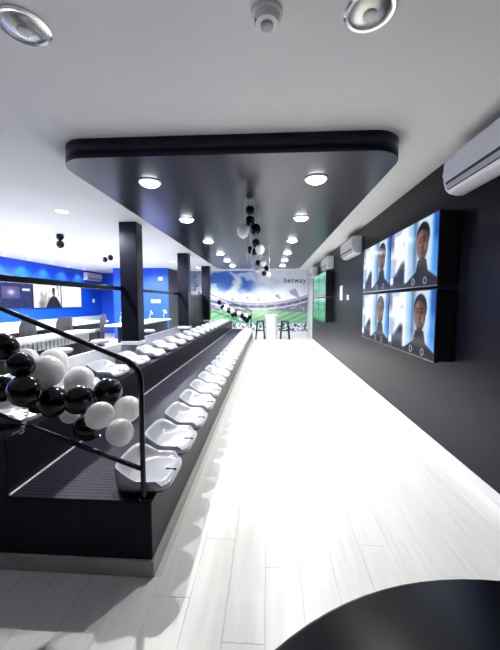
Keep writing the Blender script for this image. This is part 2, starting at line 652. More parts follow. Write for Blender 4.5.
sd = thing('smoke_detector', 'white round smoke detector on the ceiling before the dark panel', 'smoke detector', (-0.014, 1.68, ZC))
sd.scale = (1.3, 1.3, 1.2)
obj('body', lathe([(0.060, 0.0), (0.060, -0.014), (0.052, -0.020), (0.050, -0.034), (0.042, -0.044), (0.020, -0.048), (0, -0.048)], 28, cap=False), 'plastic_white', sd, smooth=True)
obj('sensor_cap', lathe([(0.024, -0.046), (0.024, -0.056), (0.018, -0.060), (0, -0.060)], 20, cap=False), 'ac_grey', sd, smooth=True)
obj('vent_slot', box(-0.045, -0.028, -0.022, 0.005, -0.042, -0.036), 'slot_dark', sd)

# side room lamps
pl = []
for (x, y) in ((-3.245, 4.938), (-5.122, 5.908), (-5.2, 8.6), (-3.4, 8.2), (-5.2, 11.4), (-3.4, 11.2), (-6.9, 7.4), (-6.9, 10.2)):
    nm = 'lit flat round lamp on the white ceiling of the side room'
    downlight('ceiling_lamp', (x, y, ZC), 0.11, True, nm, 'flat lamps of the side room')
    spot_light('ceiling_lamp_beam', (x, y, ZC - 0.03), P_ROOM, math.radians(172), 0.3, radius=0.09)
for y in (7.3, 8.4, 9.45, 10.5, 11.55, 12.6, 13.7):
    downlight('wall_washer', (XL + 0.28, y, ZC), 0.06, True, 'small lit downlight washing the top of the blue wall', 'wall washers of the blue wall')
    spot_light('wall_washer_beam', (XL + 0.28, y, ZC - 0.02), P_WASH, math.radians(120), 0.7, radius=0.03)
# weak fill lamp, added under the ceiling behind the camera
area_light('fill_light', (-1.0, -1.5, 2.9), P_FILL, 1.6, (0.97, 0.98, 1.0))

# ------------------------------------------------------------------ seating tiers
lower = thing('seating_tier', 'lower black seating tier with studded deck beside the white aisle', 'platform')
upper = thing('seating_tier', 'upper black seating tier with the columns standing on it', 'platform')
obj('plinth', box(TX1, TX0 + 0.012, TY0 - 0.012, TY1, 0, 0.098, 0.004, 1), 'plinth', lower)
obj('step_body', box(TX1, TX0, TY0, TY1, 0.098, TZ1 - 0.006, 0.006, 2), 'riser', lower)
obj('deck', box(TX1, TX0 + 0.004, TY0 - 0.004, TY1, TZ1 - 0.006, TZ1, 0.002, 1), 'deck', lower)
obj('edge_trim', box(TX1 + 0.001, TX1 + 0.015, TY0, TY1, TZ1, TZ1 + 0.012, 0.003, 1), 'nosing', lower)
obj('plinth', box(TX2, TX1, TY0 - 0.012, TY1, 0, 0.098, 0.004, 1), 'plinth', upper)
obj('step_body', box(TX2, TX1, TY0, TY1, 0.098, TZ2 - 0.006, 0.006, 2), 'riser', upper)
obj('deck', box(TX2, TX1, TY0 - 0.004, TY1, TZ2 - 0.006, TZ2, 0.002, 1), 'deck', upper)
obj('edge_trim', box(TX2 - 0.03, TX2 + 0.0, TY0, TY1, TZ2 - 0.03, TZ2 + 0.004, 0.003, 1), 'nosing', upper)

# columns
for k, (y, lab) in enumerate(((5.63, 'square black column nearest the balloon-decked handrail'), (9.28, 'square black column in the middle of the three'), (12.65, 'square black column next to the stadium mural'))):
    t = thing('column', lab, 'column', (-2.51, y + 0.14, TZ2))
    obj('shaft', box(-0.158, 0.158, -0.14, 0.14, 0, ZC - TZ2 - 0.002, 0.006, 2), 'column_black', t)
    obj('foot', box(-0.166, 0.166, -0.148, 0.148, 0, 0.07, 0.004, 1), 'baseboard', t)

# long black beam along the columns, and the dark screen under it
bt = thing('guard_beam', 'long black horizontal beam running between the columns', 'beam', (-2.62, 1.8, TZ2))
for (y0, y1) in ((1.76, 5.62), (5.92, 9.27), (9.57, 12.64)):
    obj('beam_bar', box(-0.035, 0.035, y0 - 1.8, y1 - 1.8, 0.985, 1.055, 0.004, 1), 'rail_black', bt)
obj('post', box(-0.03, 0.03, -0.04, 0.02, 0, 0.985, 0.004, 1), 'rail_black', bt)
pn = thing('dark_screen', 'dark panelled screen between the two farther columns', 'screen', (-2.62, 11.1, TZ2))
for k in range(4):
    y0 = -1.52 + k * 0.765
    obj('panel', box(-0.02, 0.02, y0, y0 + 0.755, 0.002, 0.975, 0.006, 1), 'screen_dark', pn)


# ------------------------------------------------------------------ hand rails
def hand_rail(y, label, legs=True):
    t = thing('hand_rail', label, 'railing', (-0.71, y, TZ1))
    z0 = TZ1
    R_ = 0.015
    # local coordinates from the foot of the post
    top = 1.22 - z0
    slope = (1.531 - 1.22) / (1.491 - 0.713)
    pts = [(0, 0, 0.0), (0, 0, top - 0.10)]
    for k in range(1, 6):
        a = k / 6.0
        # quadratic bend from the post into the sloping rail
        p0, p1, p2 = Vector((0, 0, top - 0.10)), Vector((0, 0, top)), Vector((-0.10, 0, top + 0.10 * slope))
        pts.append(p0 * (1 - a) ** 2 + p1 * 2 * a * (1 - a) + p2 * a * a)
    pts.append(Vector((-0.10, 0, top + 0.10 * slope)))
    XE = -1.86
    pts.append(Vector((XE, 0, top - XE * slope)))
    obj('top_rail', tube(pts, R_, 12), 'rail_black', t, smooth=True)
    lo = 0.622 - z0
    sl = (0.915 - 0.622) / (1.527 - 0.705)
    obj('lower_rail', tube([(0, 0, lo), (XE, 0, lo - XE * sl)], R_ * 0.9, 12), 'rail_black', t, smooth=True)
    obj('post', tube([(XE, 0, TZ2 - TZ1), (XE, 0, top - XE * slope)], R_, 12), 'rail_black', t, smooth=True)
    obj('foot_plate', lathe([(0.034, 0), (0.034, 0.006), (0.018, 0.008), (0.016, 0.03)], 16), 'rail_black', t)
    return t


hand_rail(1.716, 'black tube handrail with balloons tied to it at the front of the tiers')
hand_rail(13.16, 'black tube handrail at the mural end of the tiers')


# ------------------------------------------------------------------ seats
def seat_outline(th, hx, hy):
    n_ = 4.2
    c, s = math.cos(th), math.sin(th)
    r_ = 1.0 / ((abs(c) ** n_ + abs(s) ** n_) ** (1 / n_))
    return hx * r_ * c, hy * r_ * s


def make_seat(label, group):
    t = thing('bucket_seat', label, 'seat', (0, 0, 0), 0, group)
    NT, HX, HY = 40, 0.175, 0.204
    bm = bmesh.new()
    rings = []
    fr = [0.0, 0.25, 0.45, 0.62, 0.74, 0.83, 0.90, 0.955, 0.985, 1.0]

    def zf(f, th):
        ca = math.cos(th)
        back = max(0.0, -ca - 0.15) / 0.85
        wall = sstep(0.60, 0.97, f)
        base = 0.050 + 0.010 * f * f
        lip = 0.020 * sstep(0.70, 0.96, f) * (0.3 if ca > 0.6 else 1.0)
        return float(base + lip + 0.066 * wall * min(1, back * 1.6) ** 1.0 - (0.018 * sstep(0.75, 1.0, f) if ca > 0.6 else 0) - (0.006 if f == 1.0 else 0))
    for f in fr:
        if f == 0:
            rings.append([bm.verts.new((0, 0, zf(0, 1.5)))])
            continue
        ring = []
        for k in range(NT):
            th = 2 * math.pi * (k + 0.5) / NT
            xo, yo = seat_outline(th, HX, HY)
            ring.append(bm.verts.new((xo * f, yo * f, zf(f, th))))
        rings.append(ring)
    # outer skirt
    for (sc, dz) in ((1.012, -0.012), (1.0, -0.045), (0.975, -0.06)):
        ring = []
        for k in range(NT):
            th = 2 * math.pi * (k + 0.5) / NT
            xo, yo = seat_outline(th, HX, HY)
            ring.append(bm.verts.new((xo * sc, yo * sc, max(0.022, zf(1.0, th) + dz - (0.05 if dz < -0.05 else 0)))))
        rings.append(ring)
    for a, b_ in zip(rings, rings[1:]):
        for k in range(NT):
            k2 = (k + 1) % NT
            if len(a) == 1:
                bm.faces.new((a[0], b_[k], b_[k2]))
            else:
                bm.faces.new((a[k], a[k2], b_[k2], b_[k]))
    bm.faces.new(rings[-1])
    obj('seat_shell', bm, 'seat_plastic', t, smooth=True)
    pts = [seat_outline(2 * math.pi * (k + 0.5) / 28, HX * 0.93, HY * 0.93) for k in range(28)]
    obj('seat_base', prism(pts, 'z', 0.0, 0.045), 'seat_base', t)
    obj('drain_slot', box(0.10, 0.170, -0.004, 0.004, 0.046, 0.0605, 0.002, 1), 'slot_dark', t)
    return t


ORD = ['first', 'second', 'third', 'fourth', 'fifth', 'sixth', 'seventh', 'eighth', 'ninth', 'tenth', 'eleventh', 'twelfth', 'thirteenth']
G1, G2 = 'bucket seats of the lower tier', 'bucket seats of the upper tier'
seat0 = None
for tname, xs, zs, y0, dy, ns, grp in (('lower', -0.755, TZ1, 1.945, 0.462, 24, G1), ('upper', -1.70, TZ2, 2.05, 0.615, 18, G2)):
    for k in range(ns):
        if k < ns // 2:
            lab = 'silver grey bucket seat on the %s tier, %s from the balloon-decked front handrail' % (tname, ORD[k])
        else:
            lab = 'silver grey bucket seat on the %s tier, %s from the mural end' % (tname, ORD[ns - 1 - k])
        p_ = (xs + (random.uniform(-.004, .004) if k else 0), y0 + dy * k, zs)
        if seat0 is None:
            seat0 = make_seat(lab, grp)
            seat0.location = p_
        else:
            copy_tree(seat0, p_, random.uniform(-.012, .012), lab, grp)


# ------------------------------------------------------------------ balloons
bal_mesh = {}


def balloon(center, r_, white, label, group, squash=1.0, tilt=None, ribbon=None):
    t = thing('balloon', label, 'balloon', center, 0, group)
    key = 'w' if white else 'b'
    if key not in bal_mesh:
        prof = []
        for i in range(15):
            a = math.pi * i / 14
            z = -math.cos(a)
            rr = math.sin(a) * (1.0 - 0.10 * (1 - z) / 2 * 0.8)
            prof.append((max(rr, 0 if i in (0, 14) else rr), z * 1.06))
        bm = lathe(prof, 24, cap=False)
        bmesh.ops.recalc_face_normals(bm, faces=bm.faces)
        me = bpy.data.meshes.new('skin')
        bm.to_mesh(me)
        bm.free()
        for p in me.polygons:
            p.use_smooth = True
        me.materials.append(MATS['balloon_white' if white else 'balloon_black'])
        bm = lathe([(0.02, -1.03), (0.055, -1.07), (0.03, -1.10), (0.09, -1.17)], 10)
        bmesh.ops.recalc_face_normals(bm, faces=bm.faces)
        me2 = bpy.data.meshes.new('knot')
        bm.to_mesh(me2)
        bm.free()
        me2.materials.append(MATS['balloon_white' if white else 'balloon_black'])
        bal_mesh[key] = (me, me2)
    a, b_ = bal_mesh[key]
    for nme, me in (('skin', a), ('knot', b_)):
        o = link_mesh(nme, me, None, t)
        o.scale = (r_, r_, r_ * squash)
        if tilt:
            o.rotation_euler = tilt
    if ribbon:
        o = obj('ribbon', tube([Vector(p) - Vector(center) for p in ribbon], 0.0035, 6), 'ribbon', t)
    return t


YG = 1.74
front = [  # px, py, r px, white, label, dy
    (126.5, 410, 14.0, 1, 'white balloon touching the handrail post, upper of the end pair', -.02),
    (120, 432.5, 14.2, 1, 'white balloon lowest in the handrail garland, under the other white ones', -.05),
    (99.6, 415.6, 14.0, 1, 'white balloon in front of two black ones near the handrail post', -.06),
    (108.4, 392, 14.5, 0, 'black balloon above the three white ones by the handrail post', .03),
    (79, 381, 14.5, 1, 'white balloon right above a black one in the garland middle', .12),
    (79, 400, 15.0, 0, 'black balloon just under a white one in the garland middle', -.03),
    (88, 428, 13.5, 0, 'black balloon hanging lowest behind a white one in the garland', .07),
    (70, 413, 10.5, 1, 'white balloon mostly hidden below the garland middle', .10),
    (47, 372, 17.0, 1, 'largest white balloon of the handrail garland', .02),
    (53, 364, 15.0, 1, 'white balloon half hidden behind the largest white one', .20),
    (53, 402, 15.0, 0, 'black balloon below the largest white one', .0),
    (25, 391, 16.5, 0, 'big black balloon above the curled ribbon', -.04),
    (21, 365, 13.0, 0, 'black balloon with a white one peeping out behind it', -.03),
    (27, 361, 12.0, 1, 'white balloon mostly hidden behind a black one beside the largest white one', .10),
    (3, 347, 14.5, 0, 'topmost black balloon of the handrail garland under the rail', .0),
    (2, 389, 14.0, 0, 'black balloon left of the curled ribbon', .05),
    (6, 398, 12.0, 1, 'white balloon showing a sliver under the black ones', .16),
    (38, 400, 13.0, 0, 'black balloon between ribbon and garland middle', .10),
]
gtop = 'balloons tied to the front handrail'
# spread the balloons in depth along their sight lines until they only just touch
EYE = Vector((0, 0, CAMZ))


def settle(items, tight=1.0, lim=0.34):
    dep = [y_ for (_, _, _, y_) in items]

    def ball(i, d):
        px, py, rp, _ = items[i]
        P_ = at(px, py, 1, d)
        return P_, rp * (P_ - EYE).dot(fw) / FPX
    for _ in range(200):
        moved = False
        for a in range(len(items)):
            for c in range(a + 1, len(items)):
                Pa, ra = ball(a, dep[a])
                Pc, rc = ball(c, dep[c])
                if (Pa - Pc).length < tight * (ra + rc):
                    sgn = 1 if dep[a] >= dep[c] else -1
                    dep[a] = min(max(dep[a] + sgn * 0.006, items[a][3] - lim), items[a][3] + lim)
                    dep[c] = min(max(dep[c] - sgn * 0.006, items[c][3] - lim), items[c][3] + lim)
                    moved = True
        if not moved:
            break
    return [ball(i, dep[i]) for i in range(len(items))]


balls = settle([(px, py, rp, YG + dy) for (px, py, rp, wh, lab, dy) in front])
for (px, py, rp, wh, lab, dy), (P, r_) in zip(front, balls):
    balloon(P, r_ * 0.97, wh, lab, gtop, tilt=(random.uniform(-.6, .6), random.uniform(-1.0, 1.0), random.uniform(0, 6)))
# curled ribbon hanging below the garland
rp_ = []
for i in range(90):
    a = i / 89
    base = at(24 + 2.5 * math.sin(a * 5), 406 + 28 * a, 1, YG - 0.11)
    rp_.append(base + Vector((0.010 * math.sin(i * 0.55), 0.010 * math.cos(i * 0.55), 0)))
rb = obj('curled_ribbon', tube(rp_, 0.0034, 5), 'ribbon')
tag(rb, 'curled white ribbon dangling from the handrail garland', 'ribbon')

# strings of balloons under the dark panel
hang = [
    (250, 210.5, 4.6, 0, 4.10), (250, 221, 5.0, 0, 4.10), (255.5, 229.5, 5.6, 0, 4.12), (243, 231.5, 6.4, 1, 4.05),
    (255.8, 243, 4.0, 0, 5.3), (260, 249.6, 4.8, 1, 5.25), (250.5, 250, 3.6, 0, 5.4), (254, 252, 3.2, 0, 5.5),
    (258, 263, 2.8, 0, 7.2), (263, 263, 3.3, 1, 7.2), (261, 257, 2.6, 1, 7.2),
    (266.5, 268.5, 2.5, 0, 8.8), (264, 273.5, 2.4, 0, 8.8), (268.5, 274.5, 2.4, 1, 8.8), (257, 270, 2.2, 1, 8.8),
]
hl = {4.10: 'first', 5.3: 'second', 7.2: 'third', 8.8: 'last'}
hb = settle([(px, py, rp, yy) for (px, py, rp, wh, yy) in hang], 1.04, 0.3)
for i, (px, py, rp, wh, yy) in enumerate(hang):
    P, r_ = hb[i]
    key = min(hl, key=lambda q: abs(q - yy))
    lab = '%s balloon of the %s cluster hung from the dark ceiling panel' % (('white' if wh else 'black') if i != 1 else 'upper black', hl[key])
    if i == 0:
        lab = 'black balloon touching the dark ceiling panel, top of its cluster'
    rib = None
    if P.z + r_ < SZ - 0.01:
        rib = [(P.x, P.y, P.z + r_), (P.x, P.y, SZ)]
    balloon(P, r_, wh, lab, 'balloons under the dark ceiling panel', ribbon=rib)
for k, (px, y0, y1, yy) in enumerate(((251.5, 232, 272, 4.2), (247, 240, 262, 5.3), (269, 254, 272, 6.6), (253.5, 250, 275, 7.4), (255, 262, 272, 8.4))):
    a, b_ = at(px, y0, 1, yy), at(px, y1, 1, yy)
    pts = [Vector((b_.x + 0.01 * math.sin(i * 1.1), b_.y + 0.008 * math.cos(i * 1.1), SZ + (b_.z - SZ) * i / 20)) for i in range(21)]
    o = obj('ceiling_ribbon', tube(pts, 0.0032 * yy / 4, 6), 'ribbon')
    tag(o, 'thin white ribbon hanging straight down from the dark ceiling panel', 'ribbon', 'ribbons under the dark ceiling panel')

# pairs under the side room ceiling
for (px, py, rp, yy, lab) in ((60, 236.6, 4.3, 6.6, 'upper black balloon of the stacked pair under the white ceiling'), (60.3, 244.3, 4.5, 6.6, 'lower black balloon of the stacked pair under the white ceiling'),
                              (105, 259.5, 3.1, 8.9, 'black balloon of the side by side pair, away from the column'), (110.5, 257.6, 3.2, 8.9, 'black balloon of the side by side pair, next to the column')):
    P = at(px, py, 1, yy)
    r_ = rp * yy / FPX * 0.86
    rib = [(P.x, P.y, P.z + r_ * 0.9), (P.x, P.y, ZC)] if P.z + r_ < ZC - 0.005 else None
    balloon(P, r_, 0, lab, 'black balloons under the white ceiling', ribbon=rib)

# garland on the far handrail
far_g = [(219.5, 302.5, 0), (217.5, 306.5, 1), (222.5, 307.5, 0), (225, 309.5, 1), (229, 311, 0), (226.5, 306, 1), (232.5, 311, 1), (235.5, 314.5, 0), (233, 315, 0), (239, 313.5, 1), (242, 316, 0), (241, 319.5, 1), (246, 315.5, 1), (249, 317.5, 0), (247, 320.5, 0), (244.5, 318.5, 0)]
fb = settle([(px, py, 2.4, 13.16 + (i % 3 - 1) * 0.08) for i, (px, py, wh) in enumerate(far_g)], 0.95, 0.13)
for i, (px, py, wh) in enumerate(far_g):
    P, r_ = fb[i]
    balloon(P, r_ * 0.97, wh, ('white' if wh else 'black') + ' balloon of the garland on the far handrail by the mural', 'balloons of the far garland')


# ------------------------------------------------------------------ television sets
def face_screen(U, V):
    """u from the far end of the set to the near end, v upwards"""
    n1 = fbm(U, V, 5, 4, 41)
    c = np.ones(U.shape + (3,)) * np.array((0.80, 0.88, 0.96))
    # left part: white shop window with a dark figure
    c = mix(c, (0.95, 0.97, 1.0), sstep(0.46, 0.42, U))
    c = mix(c, (0.30, 0.42, 0.62), sstep(0.12, 0.05, U) * sstep(0.55, 0.85, V))
    c = mix(c, (0.12, 0.14, 0.20), sstep(0.40, 0.28, V + 0.10 * np.sin(U * 14)) * sstep(0.40, 0.34, U) * sstep(0.06, 0.12, U))
    c = mix(c, (0.55, 0.68, 0.85), sstep(0.55, 0.7, n1) * sstep(0.46, 0.40, U) * 0.7)
    # blue backdrop on the right
    c = mix(c, (0.16, 0.55, 0.90), sstep(0.86, 0.96, U + 0.05 * (n1 - 0.5)) * sstep(0.0, 0.25, V))
    c = mix(c, (0.07, 0.34, 0.72), sstep(0.90, 0.97, U) * sstep(0.55, 0.75, V))
    c = mix(c, (0.62, 0.80, 0.95), np.exp(-((U - 0.52) / 0.05) ** 2))
    c = mix(c, (0.25, 0.50, 0.80), np.exp(-((U - 0.585) / 0.03) ** 2) * 0.8 * sstep(0.2, 0.4, V))
    # neck and shoulders in a black roll-neck
    CX = 0.735
    c = mix(c, (0.30, 0.42, 0.55), np.exp(-((U - 0.60) / 0.05) ** 2) * 0.7)
    du = np.abs(U - CX)
    top = np.where(du < 0.075, 0.40, 0.40 - 0.17 * sstep(0.07, 0.12, du) - 0.75 * np.maximum(du - 0.10, 0))
    sh = sstep(top + 0.015, top - 0.015, V)
    c = mix(c, (0.045, 0.05, 0.07), sh)
    c = mix(c, (0.14, 0.15, 0.19), np.exp(-((V - 0.345 + 2.0 * (U - CX) ** 2) / 0.014) ** 2) * sstep(0.08, 0.07, du))
    # head
    e = ((U - CX) / 0.108) ** 2 + ((V - 0.640) / 0.255) ** 2
    hair = ((U - CX - 0.005) / 0.122) ** 2 + ((V - 0.745) / 0.210) ** 2
    c = mix(c, (0.05, 0.04, 0.045), sstep(1.08, 0.95, hair))
    skin = sstep(1.06, 0.95, e) * sstep(0.87, 0.82, V + 0.9 * np.maximum(np.abs(U - CX + 0.01) - 0.03, 0))
    c = mix(c, (0.34, 0.21, 0.18), skin)
    c = mix(c, (0.62, 0.45, 0.40), skin * sstep(CX + 0.03, CX - 0.04, U) * 0.7)
    c = mix(c, (0.70, 0.56, 0.52), np.exp(-((U - CX - 0.055) / 0.025) ** 2 - ((V - 0.58) / 0.07) ** 2) * 0.6)
    for ex in (CX - 0.040, CX + 0.034):
        c = mix(c, (0.05, 0.035, 0.035), np.exp(-((U - ex) / 0.022) ** 2 - ((V - 0.675) / 0.018) ** 2))
        c = mix(c, (0.07, 0.045, 0.045), np.exp(-((U - ex) / 0.030) ** 2 - ((V - 0.725) / 0.013) ** 2) * 0.9)
    c = mix(c, (0.20, 0.11, 0.09), np.exp(-((U - CX) / 0.022) ** 2 - ((V - 0.575) / 0.018) ** 2) * 0.8)
    c = mix(c, (0.24, 0.09, 0.09), np.exp(-((U - CX) / 0.040) ** 2 - ((V - 0.500) / 0.016) ** 2) * 0.9)
    c = mix(c, (0.10, 0.06, 0.05), skin * np.exp(-((V - 0.415) / 0.03) ** 2) * 0.7)
    # ticker with two round marks along the lower edge
    c = mix(c, (0.10, 0.11, 0.15), sstep(0.085, 0.06, V) * 0.8)
    for mx in (0.57, 0.80):
        ring = np.abs(np.hypot((U - mx) * 1.7, V - 0.075) - 0.045)
        c = mix(c, (0.75, 0.78, 0.82), sstep(0.016, 0.006, ring) * 0.8)
    return c


def field_screen(U, V):
    n1 = fbm(U, V, 4, 3, 61)
    c = np.ones(U.shape + (3,)) * np.array((0.16, 0.62, 0.44))
    c = mix(c, (0.45, 0.82, 0.68), sstep(0.35, 0.0, np.abs(U - 0.30) * 1.6 + (1 - V) * 0.3))
    c = mix(c, (0.70, 0.90, 0.82), np.exp(-((U - 0.62) / 0.03) ** 2) * 0.7)
    c = mix(c, (0.10, 0.50, 0.34), sstep(0.5, 0.7, n1))
    c = mix(c, (0.75, 0.88, 0.84), sstep(0.75, 0.95, V) * 0.6)
    c = mix(c, (0.06, 0.30, 0.20), sstep(0.12, 0.02, V) * 0.7)
    for px_, py_ in ((0.2, 0.4), (0.45, 0.55), (0.8, 0.35), (0.7, 0.6), (0.33, 0.25)):
        c = mix(c, (0.9, 0.95, 0.93), np.exp(-((U - px_) / 0.012) ** 2 - ((V - py_) / 0.05) ** 2))
    return c


TVX = XR - 0.180


def tv_wall(y_near, wdt, fn, m, labs, group):
    H_ = 0.722
    first = None
    i = 0
    for zc in (2.455 - H_ / 2, 2.455 - 0.748 - H_ / 2):
        for yc in (y_near + wdt * 1.5, y_near + wdt * 0.5):
            t = thing('television', labs[i], 'television', (TVX, yc, zc), 0, group)
            hw = wdt / 2 - 0.004
            hh = H_ / 2
            if first is None:
                bz = obj('bezel', box(0.0, 0.05, -hw, hw, -hh, hh, 0.004, 1), 'tv_black', t)
                sc = print_grid('screen', 110, 66, lambda u, v: (-0.001, hw - 0.012 - u * (2 * hw - 0.024), -hh + 0.016 + v * (2 * hh - 0.028)), fn, m, t)
                mb = obj('mount_box', box(0.05, XR - TVX - 0.001, -hw + 0.01, hw - 0.01, -hh + 0.01, hh - 0.01), 'tv_black', t)
                st = obj('lower_strip', box(-0.003, 0.0, -hw, hw, -hh, -hh + 0.012), 'chrome', t)
                first = (bz, sc, mb, st)
            else:
                for s in first:
                    c = s.copy()
                    C.objects.link(c)
                    c.parent = t
            i += 1


g = 'television sets with the portrait'
tv_wall(3.165, 1.205, face_screen, 'screen_face',
        ['upper television with a portrait, farther from the large air conditioner', 'upper television with a portrait, closest to the large air conditioner',
         'lower television with a portrait, farther from the large air conditioner', 'lower television with a portrait, nearer the entrance end'], g)
g = 'television sets showing green football pitch'
tv_wall(9.13, 1.22, field_screen, 'screen_field',
        ['upper green-screened television at the mural end', 'upper green-screened television facing the wall switch', 'lower green-screened television at the mural end', 'lower green-screened television facing the wall switch'], g)


# ------------------------------------------------------------------ air conditioners
def air_conditioner(loc, rz, L, label, zh=0.33, dep=0.205):
    """origin at the wall, bottom middle; unit sticks out to local -x, runs along y"""
    t = thing('air_conditioner', label, 'air conditioner', loc, rz, 'wall air conditioners')
    prof = [(0, 0.02), (0, zh), (-dep * 0.80, zh), (-dep * 0.93, zh - 0.012), (-dep * 0.99, zh - 0.045), (-dep, zh * 0.55), (-dep * 0.985, zh * 0.34), (-dep * 0.90, zh * 0.16), (-dep * 0.72, zh * 0.05), (-dep * 0.45, 0.0), (-0.03, 0.0)]
    bm = prism(prof, 'y', -L / 2, L / 2)
    es = [e for e in bm.edges if abs(e.verts[0].co.y - e.verts[1].co.y) < 1e-6]
    bmesh.ops.bevel(bm, geom=es, offset=0.03, segments=4, affect='EDGES', profile=0.5)
    bd = obj('body', bm, 'ac_white', t, smooth=True)
    obj('front_panel', prism([(-dep * 1.005, zh * 0.50), (-dep * 1.005, zh * 0.56), (-dep * 0.995, zh * 0.86), (-dep * 0.985, zh * 0.86), (-dep * 0.98, zh * 0.5)], 'y', -L / 2 + 0.02, L / 2 - 0.02), 'ac_white', t)

    def strip(name, p0, p1, th, m, y0, y1):
        p0, p1 = Vector((p0[0], p0[1])), Vector((p1[0], p1[1]))
        d = (p1 - p0).normalized()
        nn = Vector((-d.y, d.x))
        if nn.x > 0:
            nn = -nn
        q = [p0 + nn * th, p1 + nn * th, p1 - nn * 0.01, p0 - nn * 0.01]
        return obj(name, prism([(v.x, v.y) for v in q], 'y', y0, y1), m, bd)
    a, b_, c_ = (-dep * 0.985, zh * 0.34), (-dep * 0.90, zh * 0.16), (-dep * 0.72, zh * 0.05)

    def lerp(p, q, f):
        return (p[0] + (q[0] - p[0]) * f, p[1] + (q[1] - p[1]) * f)
    strip('air_slot', lerp(a, b_, 0.05), lerp(a, b_, 0.42), 0.002, 'slot_dark', -L / 2 + 0.05, L / 2 - 0.05)
    strip('louvre', lerp(a, b_, 0.48), lerp(a, b_, 0.98), 0.004, 'ac_grey', -L / 2 + 0.05, L / 2 - 0.05)
    strip('air_slot', lerp(b_, c_, 0.05), lerp(b_, c_, 0.30), 0.002, 'slot_dark', -L / 2 + 0.05, L / 2 - 0.05)
    return t


air_conditioner((XR, 2.56, 2.545), 0, 1.10, 'large white air conditioner high on the black wall above the portrait televisions')
air_conditioner((XR, 6.28 + 0.5, 2.50), 0, 1.0, 'white air conditioner on the black wall between the two television groups', 0.345)
air_conditioner((XR, 8.95 + 0.5, 2.50), 0, 1.0, 'white air conditioner right above the green televisions, facing the column', 0.345)
air_conditioner((XR, 11.75 + 0.5, 2.50), 0, 1.0, 'white air conditioner on the black wall closest to the mural', 0.345)
air_conditioner((XL, 14.75, 2.56), math.pi, 1.3, 'white air conditioner on the blue wall of the side room', 0.36)

# notices and switches
t = thing('wall_notice', 'white upright notice frame on the black wall between the television groups', 'notice', (XR, 7.95, 1.80))
fr_ = obj('frame', box(-0.018, 0, -0.125, 0.125, -0.175, 0.175, 0.003, 1), 'plastic_white', t)
obj('sheet', box(-0.020, -0.017, -0.105, 0.105, -0.155, 0.155), 'table_white', fr_)
t = thing('wall_switch', 'white switch plate on the black wall beside the notice', 'switch', (XR, 7.32, 1.68))
pl_ = obj('plate', box(-0.012, 0, -0.085, 0.085, -0.06, 0.06, 0.003, 1), 'plastic_white', t)
obj('rocker', box(-0.018, -0.012, -0.02, 0.02, -0.03, 0.03, 0.002, 1), 'plastic_white', pl_)
for (x, z, lab) in ((-4.88, 1.60, 'white socket plate on the blue block, left one of two'), (-4.66, 1.60, 'white socket plate on the blue block, right one of two'), (-4.55, 2.55, 'white sensor box high on the blue block')):
    t = thing('socket_plate', lab, 'socket', (x, BY - 0.012, z))
    pl_ = obj('plate', box(-0.09, 0.09, -0.012, 0, -0.07, 0.07, 0.004, 1), 'plastic_white', t)
    obj('rocker', box(-0.04, 0.04, -0.017, -0.012, -0.03, 0.03, 0.002, 1), 'plastic_white', pl_)
t = thing('wall_sensor', 'small white round sensor on the blue wall in the corner', 'sensor', (XL + 0.001, 14.9, 1.62), 0)
o = obj('cap', lathe([(0.10, 0), (0.10, 0.02), (0.07, 0.035), (0, 0.04)], 20), 'plastic_white', t, smooth=True)
o.rotation_euler = (0, math.pi / 2, 0)


# ------------------------------------------------------------------ side room screens on the blue wall
def data_screen(U, V):
    c = np.ones(U.shape + (3,)) * np.array((0.05, 0.055, 0.10))
    n1 = vnoise(U, V, 34, 22, 71)
    c = mix(c, (0.20, 0.22, 0.32), (n1 > 0.6) * 0.8 * (np.abs(V * 11 % 1 - 0.5) > 0.2))
    c = mix(c, (0.95, 0.95, 0.98), (V > 0.90) * (V < 0.96) * (U > 0.3) * (U < 0.75))
    c = mix(c, (0.25, 0.65, 0.66), (U < 0.18) * (np.abs(V * 7 % 1 - 0.5) > 0.25) * (V < 0.7) * 0.8)
    c = mix(c, (0.60, 0.30, 0.45), (U < 0.20) * (np.abs(V * 7 % 1 - 0.5) < 0.12) * 0.8)
    ph = (U > 0.26) * (U < 0.68) * (V > 0.32) * (V < 0.72)
    c = mix(c, (0.32, 0.28, 0.42), ph * 1.0)
    c = mix(c, (0.85, 0.78, 0.85), np.exp(-((U - 0.47) / 0.08) ** 2 - ((V - 0.52) / 0.09) ** 2) * ph)
    c = mix(c, (0.85, 0.87, 0.95), (U > 0.74) * (U < 0.95) * (V > 0.58) * (V < 0.66))
    return c


def talk_screen(U, V):
    c = np.ones(U.shape + (3,)) * np.array((0.93, 0.93, 0.94))
    n1 = fbm(U, V, 7, 2, 81)
    c = mix(c, (0.62, 0.60, 0.60), sstep(0.48, 0.66, n1) * 0.8)
    c = mix(c, (0.45, 0.43, 0.42), np.exp(-((U - 0.27) / 0.10) ** 2 - ((V - 0.12) / 0.14) ** 2))
    body = sstep(0.46, 0.42, V + 5 * (U - 0.72) ** 2) * sstep(0.34, 0.30, np.abs(U - 0.72))
    c = mix(c, (0.10, 0.10, 0.18), body)
    c = mix(c, (0.42, 0.32, 0.30), sstep(1.1, 0.9, ((U - 0.72) / 0.055) ** 2 + ((V - 0.58) / 0.14) ** 2))
    c = mix(c, (0.12, 0.10, 0.10), sstep(1.1, 0.9, ((U - 0.72) / 0.06) ** 2 + ((V - 0.68) / 0.08) ** 2))
    return c


def blank_screen(U, V):
    c = np.ones(U.shape + (3,)) * np.array((0.97, 0.98, 1.0))
    return mix(c, (0.80, 0.84, 0.92), (V < 0.06) * 1.0)


